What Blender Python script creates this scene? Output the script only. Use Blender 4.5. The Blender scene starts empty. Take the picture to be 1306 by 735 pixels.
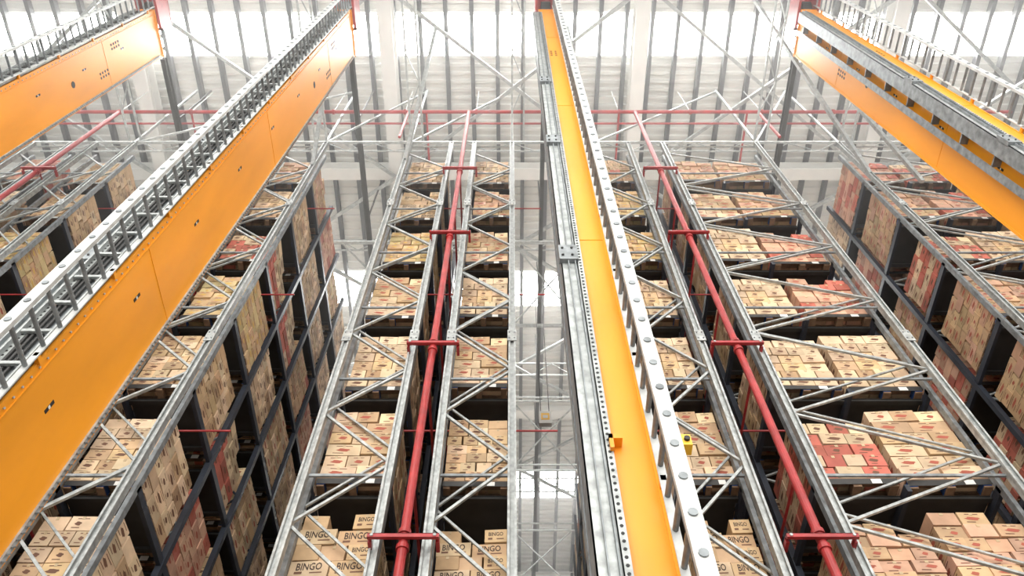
import bpy, math, random
from mathutils import Vector, Matrix
random.seed(7)
ZO=1.6
scene=bpy.context.scene
try: scene.view_settings.view_transform='Standard'
except Exception: pass

# ---------------------------------------------------------------- materials
def mat(name,col,rough=.5,metal=0.,noise=0.,nscale=6.,bump=0.,emit=None,es=0.,attr=False,stretch=None,coat=0.):
    m=bpy.data.materials.new(name); m.use_nodes=True
    nt=m.node_tree; b=nt.nodes['Principled BSDF']
    b.inputs['Roughness'].default_value=rough; b.inputs['Metallic'].default_value=metal
    b.inputs['Base Color'].default_value=(*col,1); b.inputs['Coat Weight'].default_value=coat
    src=None
    if attr:
        a=nt.nodes.new('ShaderNodeAttribute'); a.attribute_name='Col'; src=a.outputs['Color']
    if noise>0:
        tc=nt.nodes.new('ShaderNodeTexCoord'); n=nt.nodes.new('ShaderNodeTexNoise')
        n.inputs['Scale'].default_value=nscale; n.inputs['Detail'].default_value=5
        mp=nt.nodes.new('ShaderNodeMapping')
        if stretch: mp.inputs['Scale'].default_value=stretch
        nt.links.new(tc.outputs['Object'],mp.inputs['Vector']); nt.links.new(mp.outputs['Vector'],n.inputs['Vector'])
        r=nt.nodes.new('ShaderNodeMapRange'); r.inputs['From Min'].default_value=.3; r.inputs['From Max'].default_value=.7
        r.inputs['To Min'].default_value=1-noise; r.inputs['To Max'].default_value=1+noise
        nt.links.new(n.outputs['Fac'],r.inputs['Value'])
        v=nt.nodes.new('ShaderNodeVectorMath'); v.operation='SCALE'
        if src: nt.links.new(src,v.inputs[0])
        else: v.inputs[0].default_value=col
        nt.links.new(r.outputs['Result'],v.inputs['Scale'])
        nt.links.new(v.outputs['Vector'],b.inputs['Base Color'])
        if bump:
            bp=nt.nodes.new('ShaderNodeBump'); bp.inputs['Strength'].default_value=bump; bp.inputs['Distance'].default_value=.02
            nt.links.new(n.outputs['Fac'],bp.inputs['Height']); nt.links.new(bp.outputs['Normal'],b.inputs['Normal'])
    elif src: nt.links.new(src,b.inputs['Base Color'])
    if emit:
        b.inputs['Emission Color'].default_value=(*emit,1); b.inputs['Emission Strength'].default_value=es
    return m
GALV=mat('galvanised_steel',(.37,.39,.385),.42,.3,.32,11)
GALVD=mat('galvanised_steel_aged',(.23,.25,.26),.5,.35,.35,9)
ORANGE=mat('orange_paint',(.84,.32,.012),.42,0,.13,1.2,stretch=(1,1,.3))
RED=mat('red_paint',(.34,.028,.03),.42,0,.25,5)
NAVY=mat('navy_steel',(.03,.036,.05),.45,.1,.2,5)
DARK=mat('dark_steel',(.032,.031,.03),.5,.2,.2,5)
BLACK=mat('black_label',(.012,.012,.012),.6)
WHITE=mat('white_paint',(.70,.70,.67),.5,0,.05,3)
LADD=mat('light_grey_paint',(.50,.51,.50),.45,.15,.2,8)
ROOF=mat('roof_sheet',(.74,.74,.70),.55,0,.10,.6)
PURL=mat('roof_purlin_steel',(.07,.073,.078),.6,0,.15,2)
CONC=mat('concrete',(.42,.41,.39),.8,0,.15,.8)
SKYL=mat('skylight_panel',(.9,.95,1),.5,emit=(1,.99,.96),es=26)
CARD=mat('cardboard',(1,1,1),.72,0,.14,5,attr=True)
BLUE=mat('blue_pallet',(.02,.08,.28),.55,0,.2,5)
WOOD=mat('pallet_wood',(.18,.11,.065),.8,0,.3,7)
INKD=mat('brown_ink',(.15,.07,.04),.7)
INKR=mat('red_ink',(.36,.09,.055),.7)
INKY=mat('yellow_ink',(.62,.40,.10),.7)
INKB=mat('black_ink',(.05,.03,.02),.7)
TAPE=mat('packing_tape',(.50,.38,.23),.3)
YEL=mat('yellow_paint',(.85,.48,.03),.4)

# ---------------------------------------------------------------- mesh builder
class MB:
    def __init__(s,mats): s.v=[];s.f=[];s.m=[];s.c=[];s.mats=mats
    def mi(s,m):
        if m not in s.mats: s.mats.append(m)
        return s.mats.index(m)
    def raw(s,vs,fs,m,col=(1,1,1)):
        o=len(s.v); s.v+= [tuple(v) for v in vs]
        k=s.mi(m)
        for f in fs: s.f.append([o+i for i in f]); s.m.append(k); s.c.append(col)
    def box(s,x0,x1,y0,y1,z0,z1,m,col=(1,1,1)):
        vs=[(x,y,z) for z in(z0,z1) for y in(y0,y1) for x in(x0,x1)]
        s.raw(vs,[(0,2,3,1),(4,5,7,6),(0,1,5,4),(2,6,7,3),(0,4,6,2),(1,3,7,5)],m,col)
    def rbox(s,c,size,rot,m,col=(1,1,1)):
        hx,hy,hz=[a/2 for a in size]; ca,sa=math.cos(rot),math.sin(rot)
        vs=[]
        for z in(-hz,hz):
            for y in(-hy,hy):
                for x in(-hx,hx): vs.append((c[0]+x*ca-y*sa,c[1]+x*sa+y*ca,c[2]+z))
        s.raw(vs,[(0,2,3,1),(4,5,7,6),(0,1,5,4),(2,6,7,3),(0,4,6,2),(1,3,7,5)],m,col)
    def bar(s,p0,p1,w,h,m,up=(0,1,0)):
        p0=Vector(p0);p1=Vector(p1); d=(p1-p0).normalized(); u=Vector(up)
        a=d.cross(u)
        if a.length<1e-3: a=d.cross(Vector((1,0,0)))
        a.normalize(); b=a.cross(d).normalized()
        vs=[p+a*(i*w/2)+b*(j*h/2) for p in(p0,p1) for j in(-1,1) for i in(-1,1)]
        s.raw(vs,[(0,2,3,1),(4,5,7,6),(0,1,5,4),(2,6,7,3),(0,4,6,2),(1,3,7,5)],m)
    def cyl(s,p0,p1,r,m,n=10):
        p0=Vector(p0);p1=Vector(p1); d=(p1-p0).normalized()
        a=d.cross(Vector((0,0,1)))
        if a.length<1e-3: a=Vector((1,0,0))
        a.normalize(); b=a.cross(d)
        vs=[]
        for p in(p0,p1):
            for i in range(n):
                t=2*math.pi*i/n; vs.append(p+a*(r*math.cos(t))+b*(r*math.sin(t)))
        fs=[(i,(i+1)%n,n+(i+1)%n,n+i) for i in range(n)]+[tuple(range(n-1,-1,-1)),tuple(range(n,2*n))]
        s.raw(vs,fs,m)
    def mesh(s,name,dz=ZO,bevel=0):
        me=bpy.data.meshes.new(name)
        me.from_pydata([(v[0],v[1],v[2]+dz) for v in s.v],[],s.f)
        for m in s.mats: me.materials.append(m)
        me.polygons.foreach_set('material_index',s.m)
        if any(c!=(1,1,1) for c in s.c):
            ca=me.color_attributes.new('Col','FLOAT_COLOR','CORNER')
            buf=[]
            for p,c in zip(me.polygons,s.c): buf+= [c[0],c[1],c[2],1.]*len(p.vertices)
            ca.data.foreach_set('color',buf)
        me.update(); return me
    def obj(s,name,parent=None,dz=ZO):
        o=bpy.data.objects.new(name,s.mesh(name,dz)); scene.collection.objects.link(o)
        if parent: o.parent=parent
        return o
def empty(name,loc=(0,0,0)):
    e=bpy.data.objects.new(name,None); e.location=loc; e.empty_display_size=.3
    scene.collection.objects.link(e); return e

# ---------------------------------------------------------------- text
_tc={}
def textmesh(t):
    if t in _tc: return _tc[t]
    cu=bpy.data.curves.new('t','FONT'); cu.body=t; cu.align_x='CENTER'; cu.align_y='CENTER'; cu.resolution_u=2; cu.offset=.02
    ob=bpy.data.objects.new('t',cu); scene.collection.objects.link(ob)
    bpy.context.view_layer.update()
    dg=bpy.context.evaluated_depsgraph_get(); me=ob.evaluated_get(dg).to_mesh()
    vs=[tuple(v.co[:2]) for v in me.vertices]; fs=[tuple(p.vertices) for p in me.polygons]
    w=max(v[0] for v in vs)-min(v[0] for v in vs)
    r=([(v[0]/w,v[1]/w) for v in vs],fs)
    bpy.data.objects.remove(ob); _tc[t]=r; return r

# ---------------------------------------------------------------- pallet loads
LW,LD=1.0,1.12
def print_on(mb,c,rot,face,w,h,style,dist,R):
    a=rot+face; n=Vector((math.cos(a),math.sin(a),0)); t=Vector((-math.sin(a),math.cos(a),0))
    base=Vector(c)+n*(dist+.002)
    def P(x,z): return base+t*x+Vector((0,0,z))
    txt,ink,logo=style
    if txt:
        vs,fs=textmesh(txt); s=w*(.66 if txt=='BINGO' else .42)
        mb.raw([P(v[0]*s,v[1]*s*1.25+h*.12) for v in vs],fs,ink)
        mb.raw([P(x*w*.16+w*.2,-h*.28+z) for x,z in((-1,0),(1,0),(1,.016),(-1,.016))],[(0,1,2,3)],INKD)
        mb.raw([P(x*w*.10-w*.25,-h*.30+z) for x,z in((-1,0),(1,0),(1,.03),(-1,.03))],[(0,1,2,3)],INKD)
    if logo:
        sx=R.choice((.14,.20,.27)); ox=R.uniform(-.12,.12)
        k=[(math.cos(i*math.pi/6)*w*sx*(1+.2*math.sin(i*3.3)),math.sin(i*math.pi/6)*h*.14*(1+.25*math.sin(i*2.1))+(-h*.02)) for i in range(12)]
        mb.raw([P(x+w*ox,z) for x,z in k],[tuple(range(12))],logo)
        mb.raw([P(x*w*.24,h*.30+z) for x,z in((-1,0),(1,0),(1,.012),(-1,.012))],[(0,1,2,3)],ink)
        mb.raw([P(x*w*.16-w*.15,-h*.34+z) for x,z in((-1,0),(1,0),(1,.012),(-1,.012))],[(0,1,2,3)],ink)
KR=(.54,.365,.205); KL=(.64,.48,.31); RD=(.48,.13,.09); YL=(.62,.47,.24); PK=(.58,.34,.23)
def load_mesh(i,base,alt,paltmat,style,layers,altp=.0,hc=.215,pat=((3,3),(4,3),(3,4))):
    mb=MB([CARD]); R=random.Random(100+i)
    for k in range(6):
        y=-LD/2+.05+k*(LD-.1)/5; mb.box(-LW/2,LW/2,y-.06,y+.06,.115,.14,WOOD)
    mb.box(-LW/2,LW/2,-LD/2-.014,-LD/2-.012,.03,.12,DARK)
    mb.box(LW*.18,LW*.30,-LD/2-.018,-LD/2-.016,.035,.11,WHITE)
    for x in(-LW/2+.06,0,LW/2-.06):
        for y in(-LD/2+.08,0,LD/2-.08): mb.box(x-.05,x+.05,y-.085,y+.07,.025,.115,paltmat if y<0 else WOOD)
        mb.box(x-.05,x+.05,-LD/2,LD/2,0,.025,WOOD)
    z=.142
    for L in range(layers):
        nx,ny=pat[L%len(pat)]
        cw,cd=LW/nx,LD/ny
        for ix in range(nx):
            for iy in range(ny):
                if L==layers-1 and R.random()<.15: continue
                cx=-LW/2+cw*(ix+.5)+R.uniform(-.008,.008); cy=-LD/2+cd*(iy+.5)+R.uniform(-.018,.018)
                rot=R.uniform(-.04,.04)
                b=alt if R.random()<altp else base
                g=R.uniform(.72,1.18); col=tuple(min(1,x*g*R.uniform(.96,1.04)) for x in b)
                sx,sy,sz=cw-.016,cd-.016,hc-.010
                c=(cx,cy,z+hc/2)
                mb.rbox(c,(sx,sy,sz),rot,CARD,col)
                if R.random()<.85:
                    if iy==0: print_on(mb,c,rot,-math.pi/2,sx,sz,style,sy/2,R)
                    if ix==0: print_on(mb,c,rot,math.pi,sy,sz,style,sx/2,R)
                    if ix==nx-1: print_on(mb,c,rot,0,sy,sz,style,sx/2,R)
                if iy==0:
                    mb.box(cx-.02,cx+.02,cy-sy/2-.004,cy-sy/2,z+sz*.80,z+sz,TAPE)
        z+=hc
    return mb.mesh('carton_load_mesh',0)
BP=((2,3),(3,3))
VAR=[load_mesh(0,KR,KL,BLUE,('BINGO',INKB,None),6,.3,pat=BP),
     load_mesh(1,KR,PK,BLUE,(None,INKD,INKR),7,.25,.185),
     load_mesh(2,KL,KR,BLUE,(None,INKD,INKD),6,.4),
     load_mesh(3,PK,RD,WOOD,(None,INKR,INKR),6,.30),
     load_mesh(4,KR,RD,BLUE,('Bingo',INKR,None),6,.06),
     load_mesh(5,YL,KR,BLUE,(None,INKR,INKY),7,.5,.185),
     load_mesh(6,RD,KL,WOOD,(None,INKD,INKD),5,.5),
     load_mesh(7,KL,KR,BLUE,(None,INKD,INKR),6,.3,pat=BP),
     load_mesh(8,KR,KL,WOOD,(None,INKD,INKD),7,.3,.19)]

# ---------------------------------------------------------------- racks
LEV=[7.60+2.03*k for k in range(-4,6)]
TOP=19.6; Y0=7.0
def post(mb,x,y,m,w=.10,z0=-ZO,z1=TOP,side=1):
    mb.box(x-w/2,x+w/2,y,y+.008,z0,z1,m)
    mb.box(x-w/2,x-w/2+.008,y-.03,y+.075,z0,z1,m); mb.box(x+w/2-.008,x+w/2,y-.03,y+.075,z0,z1,m)
    mb.box(x-w/2,x-w/2+.028,y-.036,y-.03,z0,z1,m); mb.box(x+w/2-.028,x+w/2,y-.036,y-.03,z0,z1,m)
def lattice(mb,xa,xb,y,m,step=1.02,w=.035,x_br=False,z0=-1.5,z1=TOP):
    z=z0; s=0
    while z+step<=z1+.01:
        a,b=(xa,xb) if s%2==0 else (xb,xa)
        mb.bar((a,y,z),(b,y,z+step),w,w,m)
        if x_br: mb.bar((b,y+.04,z),(a,y+.04,z+step),w,w,m)
        z+=step; s+=1
def rack(xa,xb,ncol,front=Y0,bays=12,step=1.02,bay=1.42,weights=None,seed=0):
    R=random.Random(seed+int(xa*100))
    root=empty('pallet_rack')
    mb=MB([GALV])
    for x in(xa,xb): post(mb,x,front,GALV,.11)
    lattice(mb,xa,xb,front+.03,GALV,step,.036)
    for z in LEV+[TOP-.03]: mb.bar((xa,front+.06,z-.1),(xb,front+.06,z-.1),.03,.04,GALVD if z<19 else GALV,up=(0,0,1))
    for z in(5.2,10.4,15.6):
        for x in(xa,xb):
            mb.box(x-.072,x+.072,front-.05,front-.036,z,z+.30,GALV)
            for k in range(4): mb.cyl((x-.04+.08*(k%2),front-.062,z+.07+.16*(k//2)),(x-.04+.08*(k%2),front-.05,z+.07+.16*(k//2)),.013,GALVD,6)
    mb.obj('end_frame',root)
    mb=MB([NAVY])
    for b in range(bays+1):
        y=front+.30+b*bay
        um=GALVD if b==0 else NAVY
        hw=.03 if b==0 else .045
        for x in([xa+.02,xb-.02] if (ncol==1 or b<1) else [xa+.02,(xa+xb)/2,xb-.02]):
            mb.box(x-hw,x+hw,y-.05,y+.05,-ZO,TOP-.2,um)
        if b in(0,1,2,3,5,8,11):
            lattice(mb,xa,xb,y,GALV if b in (0,1) else NAVY,step*1.0,.03,False,-.99,TOP-.4)
        if b<bays:
            for z in LEV:
                for x in(xa+.02,xb-.02) if ncol==1 else (xa+.02,(xa+xb)/2,xb-.02):
                    mb.box(x-.03,x+.03,y,y+bay,z-.13,z-.01,NAVY)
                for t in(.25,bay-.25): mb.box(xa,xb,y+t-.04,y+t+.04,z-.05,z,DARK)
                mb.box(xa+.06,xb-.06,y+.20,y+bay-.20,z-.012,z-.004,DARK)
                mb.box(xb-.06,xb-.055+.03,y+bay*.4,y+bay*.4+.10,z-.11,z-.03,BLUE)
    mb.obj('uprights_and_beams',root)
    cw=(xb-xa)/ncol
    for b in range(bays):
        y=front+.30+b*bay+bay/2
        for z in LEV:
            if z+1.3<.60*y: continue
            for c in range(ncol):
                if R.random()<.012: continue
                top=z>13
                w=weights or ([.5,4,4,1,1.2,.5,.3,4,3] if not top else [.5,3,3,1.2,1,2.5,.8,2,2])
                if z<6.5 and not weights and xa<3: w=[9,1,1,.3,1,0,.2,1,1]
                if xa>3: w=[.7,3,4,2.2,1.5,.2,1.3,3,2]
                me=R.choices(VAR,w)[0]
                o=bpy.data.objects.new('carton_stack',me); scene.collection.objects.link(o)
                o.parent=root
                o.location=(xa+cw*(c+.5)+R.uniform(-.03,.03),y+R.uniform(-.06,.03),z+ZO+.002)
                o.rotation_euler=(0,0,R.uniform(-.025,.025))
                o.scale=((cw-.10)/LW*.98,1.14,R.uniform(.94,1.12))
    return root
rack(-2.61,-1.55,1,seed=1)
rack(-.96,0.0,1,seed=2)
rack(2.10,2.98,1,seed=3)
rack(3.86,6.27,2,step=1.02,seed=4)
rack(8.39,10.6,2,step=1.02,bays=7,seed=5)
RW=[1.5,3,2,3.5,2,.5,2.5,2,3]
rack(-5.86,-4.78,1,weights=RW,seed=6,bays=13)
rack(-7.45,-6.45,1,bays=8,seed=7)
rack(-10.7,-9.7,1,bays=8,seed=8)
rack(-12.3,-11.3,1,bays=5,seed=9)
rack(11.3,13.5,2,bays=5,step=1.35,seed=10)

# ---------------------------------------------------------------- sprinkler pipes
SPR=empty('sprinkler_pipework')
def sprinkler(x):
    mb=MB([RED]); y=Y0-.12
    mb.cyl((x,y,-ZO+.02),(x,y,21.75),.055,RED,14)
    for z in(2.42,6.28,10.13,14.0,17.4):
        mb.box(x-.40,x+.40,y-.09,y-.045,z-.028,z+.028,RED)
        mb.box(x-.40,x+.40,y-.09,y+.0,z+.02,z+.028,RED)
        mb.cyl((x,y,z-.14),(x,y,z-.08),.074,RED,14); mb.cyl((x,y,z+.08),(x,y,z+.14),.074,RED,14)
        for s in(-1,1): mb.cyl((x+s*.35,y-.10,z),(x+s*.35,y-.085,z),.02,GALV,6); mb.box(x+s*.38-.02,x+s*.38+.02,y,y+.16,z-.03,z+.03,RED)
    for z in LEV[2:]:
        mb.cyl((x,y,z-.35),(x,y+12,z-.35),.02,RED,8)
    for z in LEV[3::2]:
        mb.cyl((x-1.3,y+1.0,z-.30),(x+1.9,y+1.0,z-.30),.016,RED,8)
    mb.obj('riser',SPR)
for x in(-1.21,3.45,-6.15,-11.0,10.95): sprinkler(x)
mb=MB([RED])
mb.cyl((-14,Y0-.12,21.8),(14,Y0-.12,21.8),.05,RED,12)
mb.cyl((-14,Y0+.25,21.9),(14,Y0+.25,21.9),.03,RED,10)
for x in range(-13,14,2):
    mb.cyl((x,Y0-.12,21.8),(x,Y0-.12,23.8),.012,GALV,6)
    mb.cyl((x-.03,Y0-.12,21.8),(x+.03,Y0-.12,21.8),.075,RED,12)
for x in(-9,-2.4,3,6.6): mb.cyl((x,Y0-.12,21.8),(x,Y0+14,21.8),.03,RED,8)
for x in(-2.9,1.7,6.9): mb.cyl((x,Y0-.12,19.7),(x,Y0-.12,21.8),.04,RED,8)
mb.obj('main',SPR)

# ---------------------------------------------------------------- cranes
def crane(xr, tray=False):
    root=empty('stacker_crane',(xr,4.5,0))
    def L(mb,n):
        o=mb.obj(n,root); o.location=(-xr,-4.5,0); return o
    xl=xr-.34; y0,y1=4.0,5.12; zb,zt=-1.0,21.0
    mb=MB([ORANGE])
    mb.box(xl,xr,y0,y1,zb,zt,ORANGE)
    for x in(xl,xr):
        mb.box(x-.012,x+.012,y0-.012,y0+.03,zb,zt+.02,ORANGE); mb.box(x-.012,x+.012,y1-.03,y1+.012,zb,zt+.02,ORANGE)
    for z in(3.,8.,13.,18.): mb.box(xl-.006,xr+.006,y0-.006,y1+.006,z,z+.012,ORANGE)
    mb.box(xl-.03,xr+.03,y0-.03,y1+.03,zt-.02,zt+.03,ORANGE)
    L(mb,'mast')
    mb=MB([GALVD])
    mb.box(xl-.05,xr+.05,y0-1.6,y1+1.6,-1.35,-1.0,ORANGE)
    for y in(y0-1.2,y1+1.2): mb.cyl((xl+.05,y,-1.3),(xr-.05,y,-1.3),.22,DARK,20)
    L(mb,'base_frame')
    mb=MB([GALV])
    mb.box(xl-.17,xl,y0-.03,y0-.018,zb,zt-.3,GALV)
    mb.box(xl-.17,xl-.158,y0-.03,y0+.22,zb,zt-.3,GALVD)
    mb.box(xl-.10,xl-.09,y0-.07,y0-.03,zb,zt-.3,GALVD)
    mb.box(xl-.03,xl-.02,y0-.07,y0-.03,zb,zt-.3,GALVD)
    mb.box(xl-.15,xl,y0+.5,y0+.53,zb,zt-.3,GALVD)
    mb.box(xl-.158,xl-.145,y0+.40,y0+.53,zb,zt-.3,GALVD)
    z=zb+.3
    while z<zt-.6:
        mb.box(xl-.13,xl,y0-.0,y0+.42,z,z+.03,GALVD); z+=1.0
    for z in(2.6,7.4,11.,14.2): 
        mb.box(xl-.19,xl+.01,y0-.085,y0-.02,z,z+.32,GALVD)
        for k in range(4): mb.cyl((xl-.15+.1*(k%2),y0-.10,z+.08+.16*(k//2)),(xl-.15+.1*(k%2),y0-.085,z+.08+.16*(k//2)),.014,DARK,6)
    L(mb,'guide_rail')
    if tray:
        mb=MB([GALVD])
        mb.box(xl+.0,xr-.02,y0-.03,y0-.014,zb,zt-.2,GALVD)
        mb.box(xl+.0,xl+.02,y0-.10,y0-.03,zb,zt-.2,GALV); mb.box(xr-.04,xr-.02,y0-.10,y0-.03,zb,zt-.2,GALV)
        z=zb
        while z<zt-.5:
            mb.box(xl+.02,xr-.04,y0-.09,y0-.06,z,z+.04,GALV); z+=.5
        for xx in(.08,.13,.19): mb.cyl((xl+xx,y0-.05,zb),(xl+xx,y0-.05,zt-.3),.016,DARK,8)
        L(mb,'cable_tray')
    mb=MB([GALV]); 
    mb.box(xl-.005,xl+.055,y0-.05,y0-.042,zb,zt-.4,GALV)
    mb.box(xl-.005,xl+.003,y0-.05,y0,zb,zt-.4,GALV)
    z=zb+.05
    while z<zt-.5:
        mb.cyl((xl+.027,y0-.054,z),(xl+.027,y0-.05,z),.013,BLACK,6); z+=.065
    L(mb,'perforated_strip')
    mb=MB([GALVD])
    mb.box(xr,xr+.022,y1-.06,y1-.01,zb,zt-.2,GALV)
    z=zb
    while z<zt-.3:
        mb.bar((xr+.026,y1-.055,z),(xr+.026,y1-.015,z+.04),.015,.012,GALVD); z+=.075
    z=zb+.05
    while z<zt-.2:
        mb.cyl((xr,y0+.045,z),(xr+.014,y0+.045,z),.011,LADD,6); z+=.14
    mb.box(xr+.0,xr+.012,y0+.085,y0+.095,zb,zt,ORANGE)
    L(mb,'toothed_strip')
    mb=MB([BLACK])
    for s,x in((1,xr),(-1,xl)):
        z=3.6
        while z<20:
            yy=y0+.42
            e=x+s*.004
            mb.box(min(x,e),max(x,e),yy,yy+.035,z,z+.16,BLACK)
            e2=x+s*.005
            mb.box(min(x,e2),max(x,e2),yy+.002,yy+.033,z+.06,z+.09,WHITE)
            z+=1.9
        for (zz,yy) in((17.6,y0+.7),(18.4,y0+.25)):
            for i in range(2):
                for j in range(4):
                    mb.cyl((x,yy+i*.09,zz+j*.12),(x+s*.006,yy+i*.09,zz+j*.12),.03,BLACK,8)
        mb.cyl((x,y0+.6,16.4),(x+s*.006,y0+.6,16.4),.07,BLACK,14)
    for i in range(2):
        for j in range(4): mb.cyl((xl+.12+i*.09,y0,16.4+j*.12),(xl+.12+i*.09,y0-.006,16.4+j*.12),.025,BLACK,8)
    L(mb,'markings')
    mb=MB([LADD])
    x=xr+.02; ya,yb=3.45,3.90
    mb.box(x-.055,x+.055,ya-.01,ya,zb,zt+.2,LADD); mb.box(x-.055,x-.047,ya,ya+.03,zb,zt+.2,LADD); mb.box(x+.047,x+.055,ya,ya+.03,zb,zt+.2,LADD)
    mb.box(x-.03,x+.03,yb,yb+.012,zb,zt+.2,LADD)
    z=zb+.15
    while z<zt+.1:
        mb.cyl((x,ya-.016,z),(x,yb+.005,z),.021,GALVD,10)
        mb.cyl((x,ya-.020,z),(x,ya-.010,z),.030,GALVD,10)
        z+=.30
    z=zb+.6
    while z<zt:
        mb.box(x-.02,x+.02,yb,y0,z,z+.05,ORANGE); z+=1.5
    L(mb,'ladder')
    mb=MB([RED])
    mb.box(xl-.1,xl-.04,y0-.35,y0+.5,zt+.03,zt+.75,RED); mb.box(xr+.04,xr+.1,y0-.35,y0+.5,zt+.03,zt+.75,RED)
    mb.box(xl-.1,xr+.1,y0-.35,y0-.29,zt+.03,zt+.12,RED); mb.box(xl-.1,xr+.1,y0+.44,y0+.5,zt+.03,zt+.12,RED)
    mb.box(xl-.1,xr+.1,y0-.35,y0+.5,zt+.72,zt+.78,RED)
    mb.cyl(((xl+xr)/2-.12,y0+.1,zt+.35),((xl+xr)/2+.12,y0+.1,zt+.35),.26,DARK,20)
    for y in(y0+.7,y1-.1):
        for s in(-.1,.1): mb.cyl(((xl+xr)/2+s,y,zt+.03),((xl+xr)/2+s,y,zt+.3),.05,DARK,12)
    L(mb,'head_frame')
    mb=MB([YEL])
    mb.box(x+.055,x+.12,ya+.0,ya+.09,3.95,4.05,YEL); mb.cyl((x+.09,ya-.02,4.0),(x+.09,ya,4.0),.02,BLACK,8)
    mb.box(xl+.03,xl+.13,y0-.09,y0,4.55,4.60,ORANGE); mb.box(xl+.03,xl+.06,y0-.09,y0,4.45,4.60,ORANGE)
    L(mb,'sensors')
    return root
for i,xr in enumerate((1.03,-4.10,-9.10,7.70)): 
    crane(xr,i in(1,2))
    xc=xr-.17
    mb=MB([DARK])
    mb.box(xc-.06,xc+.06,5.3,31,21.30,21.33,DARK); mb.box(xc-.06,xc+.06,5.3,31,21.48,21.5,DARK); mb.box(xc-.012,xc+.012,5.3,31,21.3,21.5,DARK)
    for y in range(7,31,3): mb.box(xc-.02,xc+.02,y-.02,y+.02,21.5,24.3,DARK)
    mb.obj('crane_guide_rail')
    mb=MB([DARK]); mb.box(xc-.05,xc+.05,-3,31,-ZO,-1.53,DARK); mb.box(xc-.1,xc+.1,-3,31,-ZO,-ZO+.02,DARK)
    mb.obj('floor_rail')

# ---------------------------------------------------------------- roof
H=25.0
mb=MB([ROOF])
def sheet(ya,yb,m,xa=-22,xb=24,pitch=.26,dz=.07):
    y=ya; pts=[]
    while y<yb-.001:
        for t,z in((0,0),(.3,0),(.4,dz),(.9,dz)):
            pts.append((min(y+t*pitch,yb),H+z))
        y+=pitch
    pts.append((yb,H))
    vs=[];fs=[]
    for (yy,z) in pts: vs+=[(xa,yy,z),(xb,yy,z)]
    for i in range(len(pts)-1): fs.append((2*i,2*i+1,2*i+3,2*i+2))
    mb.raw(vs,fs,m)
sk=[(-4.6,-3.6),(4.9,6.1),(13.8,15.2),(23.3,24.8)]
y=-9
for a,b in sk:
    sheet(y,a,ROOF); y=b
sheet(y,34,ROOF)
CEIL=mb.obj('ceiling')
for i,(a,b) in enumerate(sk):
    mb=MB([SKYL]); mb.box(-22,24,a,b,H+.02,H+.05,SKYL); mb.obj('window_%d'%(i+1))
mb=MB([PURL])
x=-21.5
while x<23.5:
    mb.box(x-.06,x+.06,-9,34,H-.24,H-.02,PURL); x+=.78
mb.obj('roof_purlins',CEIL)
mb=MB([WHITE])
def ibeam(p0,p1,w,h,m):
    p0=Vector(p0);p1=Vector(p1)
    mb.bar(p0+Vector((0,0,h/2)),p1+Vector((0,0,h/2)),w,.03,m,up=(0,0,1)); mb.bar(p0-Vector((0,0,h/2)),p1-Vector((0,0,h/2)),w,.03,m,up=(0,0,1)); mb.bar(p0,p1,.02,h,m,up=(0,0,1))
for x in(-18.7,-11.2,-3.7,3.8,11.3,18.8): ibeam((x,-9,24.2),(x,34,24.2),.42,.6,WHITE)
for y in(-2,9.6,19.4,29): ibeam((-22,y,24.2),(24,y,24.2),.38,.55,WHITE)
mb.obj('roof_girders',CEIL)
mb=MB([GALV])
for xa in(-18.7,-11.2,-3.7,3.8,11.3):
    for ya,yb in((-2,3.8),(3.8,9.6),(9.6,14.5),(14.5,19.4),(19.4,24.3)):
        mb.bar((xa,ya,23.7),(xa+7.5,yb,23.7),.10,.10,GALV,up=(0,0,1)); mb.bar((xa+7.5,ya,23.6),(xa,yb,23.6),.10,.10,GALV,up=(0,0,1))
for yy in(8.3,11.6,16.5,22):
    for z in(22.5,23.2): mb.bar((-14,yy,z),(15,yy,z),.045,.045,GALV)
    xx=-14;s=0
    while xx<14.5:
        a,b=(22.5,23.2) if s%2 else (23.2,22.5)
        mb.bar((xx,yy,a),(xx+.7,yy,b),.025,.025,GALV); xx+=.7; s+=1
STEEL1=mb.obj('overhead_steel_1')  # roof cross bracing and lattice joists
mb=MB([GALV])
for x in(-5.1,-2.61,0.0,6.27,8.49,-9.9):
    for dx in(-.0,.30):
        mb.bar((x+dx,-2,19.75),(x+dx,Y0,19.75),.045,.045,GALV,up=(0,0,1))
    y=-2;s=0
    while y<Y0-.8:
        a,b=(x,x+.30) if s%2 else (x+.30,x)
        mb.bar((a,y,19.75),(b,y+.75,19.75),.025,.025,GALV,up=(0,0,1)); y+=.75; s+=1
for y in(10.,12.8,15.6,18.5,21.3,24.2,27):
    mb.bar((-12,y,19.9),(13,y,19.9),.05,.06,GALV,up=(0,0,1))
    mb.bar((-12,y+.4,20.6),(13,y+.4,20.6),.05,.05,GALV,up=(0,0,1))
for y in(10.,15.6,21.3):
    for a,b in((0,2.1),(-4.78,-2.61),(6.27,8.39),(-9.7,-7.45)):
        mb.bar((a,y,19.9),(b,y+2.8,19.9),.04,.04,GALV,up=(0,0,1)); mb.bar((b,y,19.9),(a,y+2.8,19.9),.04,.04,GALV,up=(0,0,1))
for x in(0.0,-2.61,-4.78,6.27,8.39,2.1,-9.7):
    mb.bar((x,Y0,TOP),(x,Y0,24.3),.06,.06,GALV)
for a,b in((-4.78,-2.61),(-2.61,0),(2.1,6.27),(6.27,8.39),(-9.7,-4.78)):
    mb.bar((a,Y0,TOP),(b,Y0,24.2),.05,.05,GALV)
mb.bar((-13,Y0,19.65),(13,Y0,19.65),.05,.05,GALV)
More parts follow.
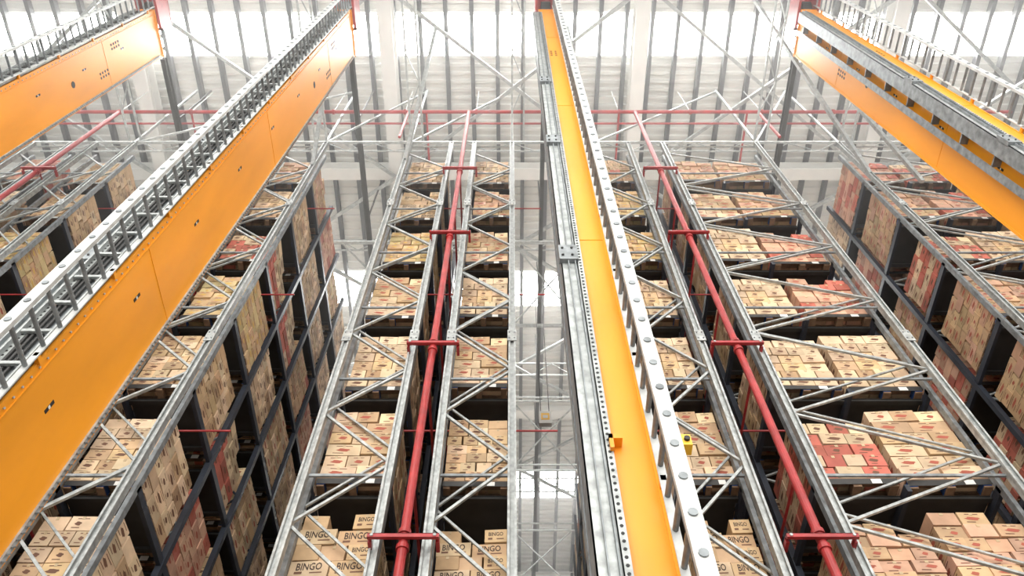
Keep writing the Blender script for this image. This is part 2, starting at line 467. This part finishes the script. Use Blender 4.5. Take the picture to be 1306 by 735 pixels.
for x0,y0_,z0_,x1,y1_,z1_ in((6.9,4.2,23.8,8.39,7.0,17.5),(8.6,5.5,23.8,9.4,7.0,17.0),(-5.2,5.0,23.8,-4.78,7,18),(-2.2,5.,23.8,-2.61,7,18.4),(1.6,5.,23.8,2.1,7,18.4)):
    mb.bar((x0,y0_,z0_),(x1,y1_,z1_),.09,.09,GALV)
mb.obj('overhead_steel_2')  # rack-top ties, posts and braces up to the roof

# walls, floor
mb=MB([CONC]); mb.box(-22,24,-9,34,-ZO-.2,-ZO,CONC); mb.obj('floor')
def wall(name,x0,x1,y0,y1):
    mb=MB([ROOF]); mb.box(x0,x1,y0,y1,-ZO,H,ROOF); 
    n=int(max(x1-x0,y1-y0)/.6)
    for k in range(n):
        if x1-x0>1: xx=x0+k*.6; mb.box(xx,xx+.25,y0-.05,y0,-ZO,H,ROOF)
        else:
            yy=y0+k*.6; xx=x1 if x0<0 else x0-.05; mb.box(xx,xx+.05,yy,yy+.25,-ZO,H,ROOF)
    mb.obj(name)
wall('wall_left',-22.2,-22,-9,34); wall('wall_right',24,24.2,-9,34); wall('wall_back',-22,24,34,34.2)

# hanging lamp in aisle
mb=MB([WHITE]); lx=.80; ly=12.3; lz=15
mb.box(lx-.15,lx+.15,ly-.06,ly+.06,lz-.22,lz+.22,WHITE); mb.box(lx-.10,lx+.10,ly-.07,ly-.06,lz-.1,lz+.14,YEL)
mb.box(lx-.06,lx+.06,ly-.08,ly-.07,lz-.05,lz+.05,WHITE)
mb.cyl((lx-.1,ly,lz+.22),(lx-.1,ly,21.3),.01,DARK,6); mb.cyl((lx+.1,ly,lz+.22),(lx+.1,ly,21.3),.01,DARK,6)
mb.obj('hanging_aisle_beacon')

# scatter volume added to give the white glow under the skylights
hm=bpy.data.materials.new('glow_haze'); hm.use_nodes=True; nt=hm.node_tree
for n in list(nt.nodes):
    if n.type=='BSDF_PRINCIPLED': nt.nodes.remove(n)
vs_=nt.nodes.new('ShaderNodeVolumeScatter'); vs_.inputs['Density'].default_value=.024; vs_.inputs['Anisotropy'].default_value=.3
vs_.inputs['Color'].default_value=(1,.99,.97,1)
out=[n for n in nt.nodes if n.type=='OUTPUT_MATERIAL'][0]
nt.links.new(vs_.outputs[0],out.inputs['Volume'])
mb=MB([hm]); mb.box(-21.9,23.9,-1.0,33.9,14.5,24.95,hm); mb.obj('glow_volume',STEEL1)

# ---------------------------------------------------------------- lights
w=bpy.data.worlds.new('World'); scene.world=w; w.use_nodes=True
w.node_tree.nodes['Background'].inputs[0].default_value=(1,.99,.97,1); w.node_tree.nodes['Background'].inputs[1].default_value=1.3
def area(name,loc,target,sx,sy,p,col=(1,.97,.91)):
    l=bpy.data.lights.new(name,'AREA'); l.shape='RECTANGLE'; l.size=sx; l.size_y=sy; l.energy=p; l.color=col
    o=bpy.data.objects.new(name,l); o.location=loc; scene.collection.objects.link(o)
    o.rotation_euler=(Vector(target)-Vector(loc)).to_track_quat('-Z','Y').to_euler()
area('front_fill',(0,-7,13),(0,8,14),24,12,3700)  # added fill behind the camera to light the rack fronts, no fixture
area('roof_fill',(0,15,21.2),(0,15,26.6),26,24,1200)  # added fill aimed upwards to brighten the roof sheets, no fixture

cam=bpy.data.cameras.new('camera'); co=bpy.data.objects.new('camera',cam); scene.collection.objects.link(co)
co.location=(0,0,ZO); co.rotation_euler=(math.radians(150),0,0)
cam.sensor_width=36; cam.lens=1015/1306*36; cam.clip_start=.05; cam.clip_end=200
scene.camera=co
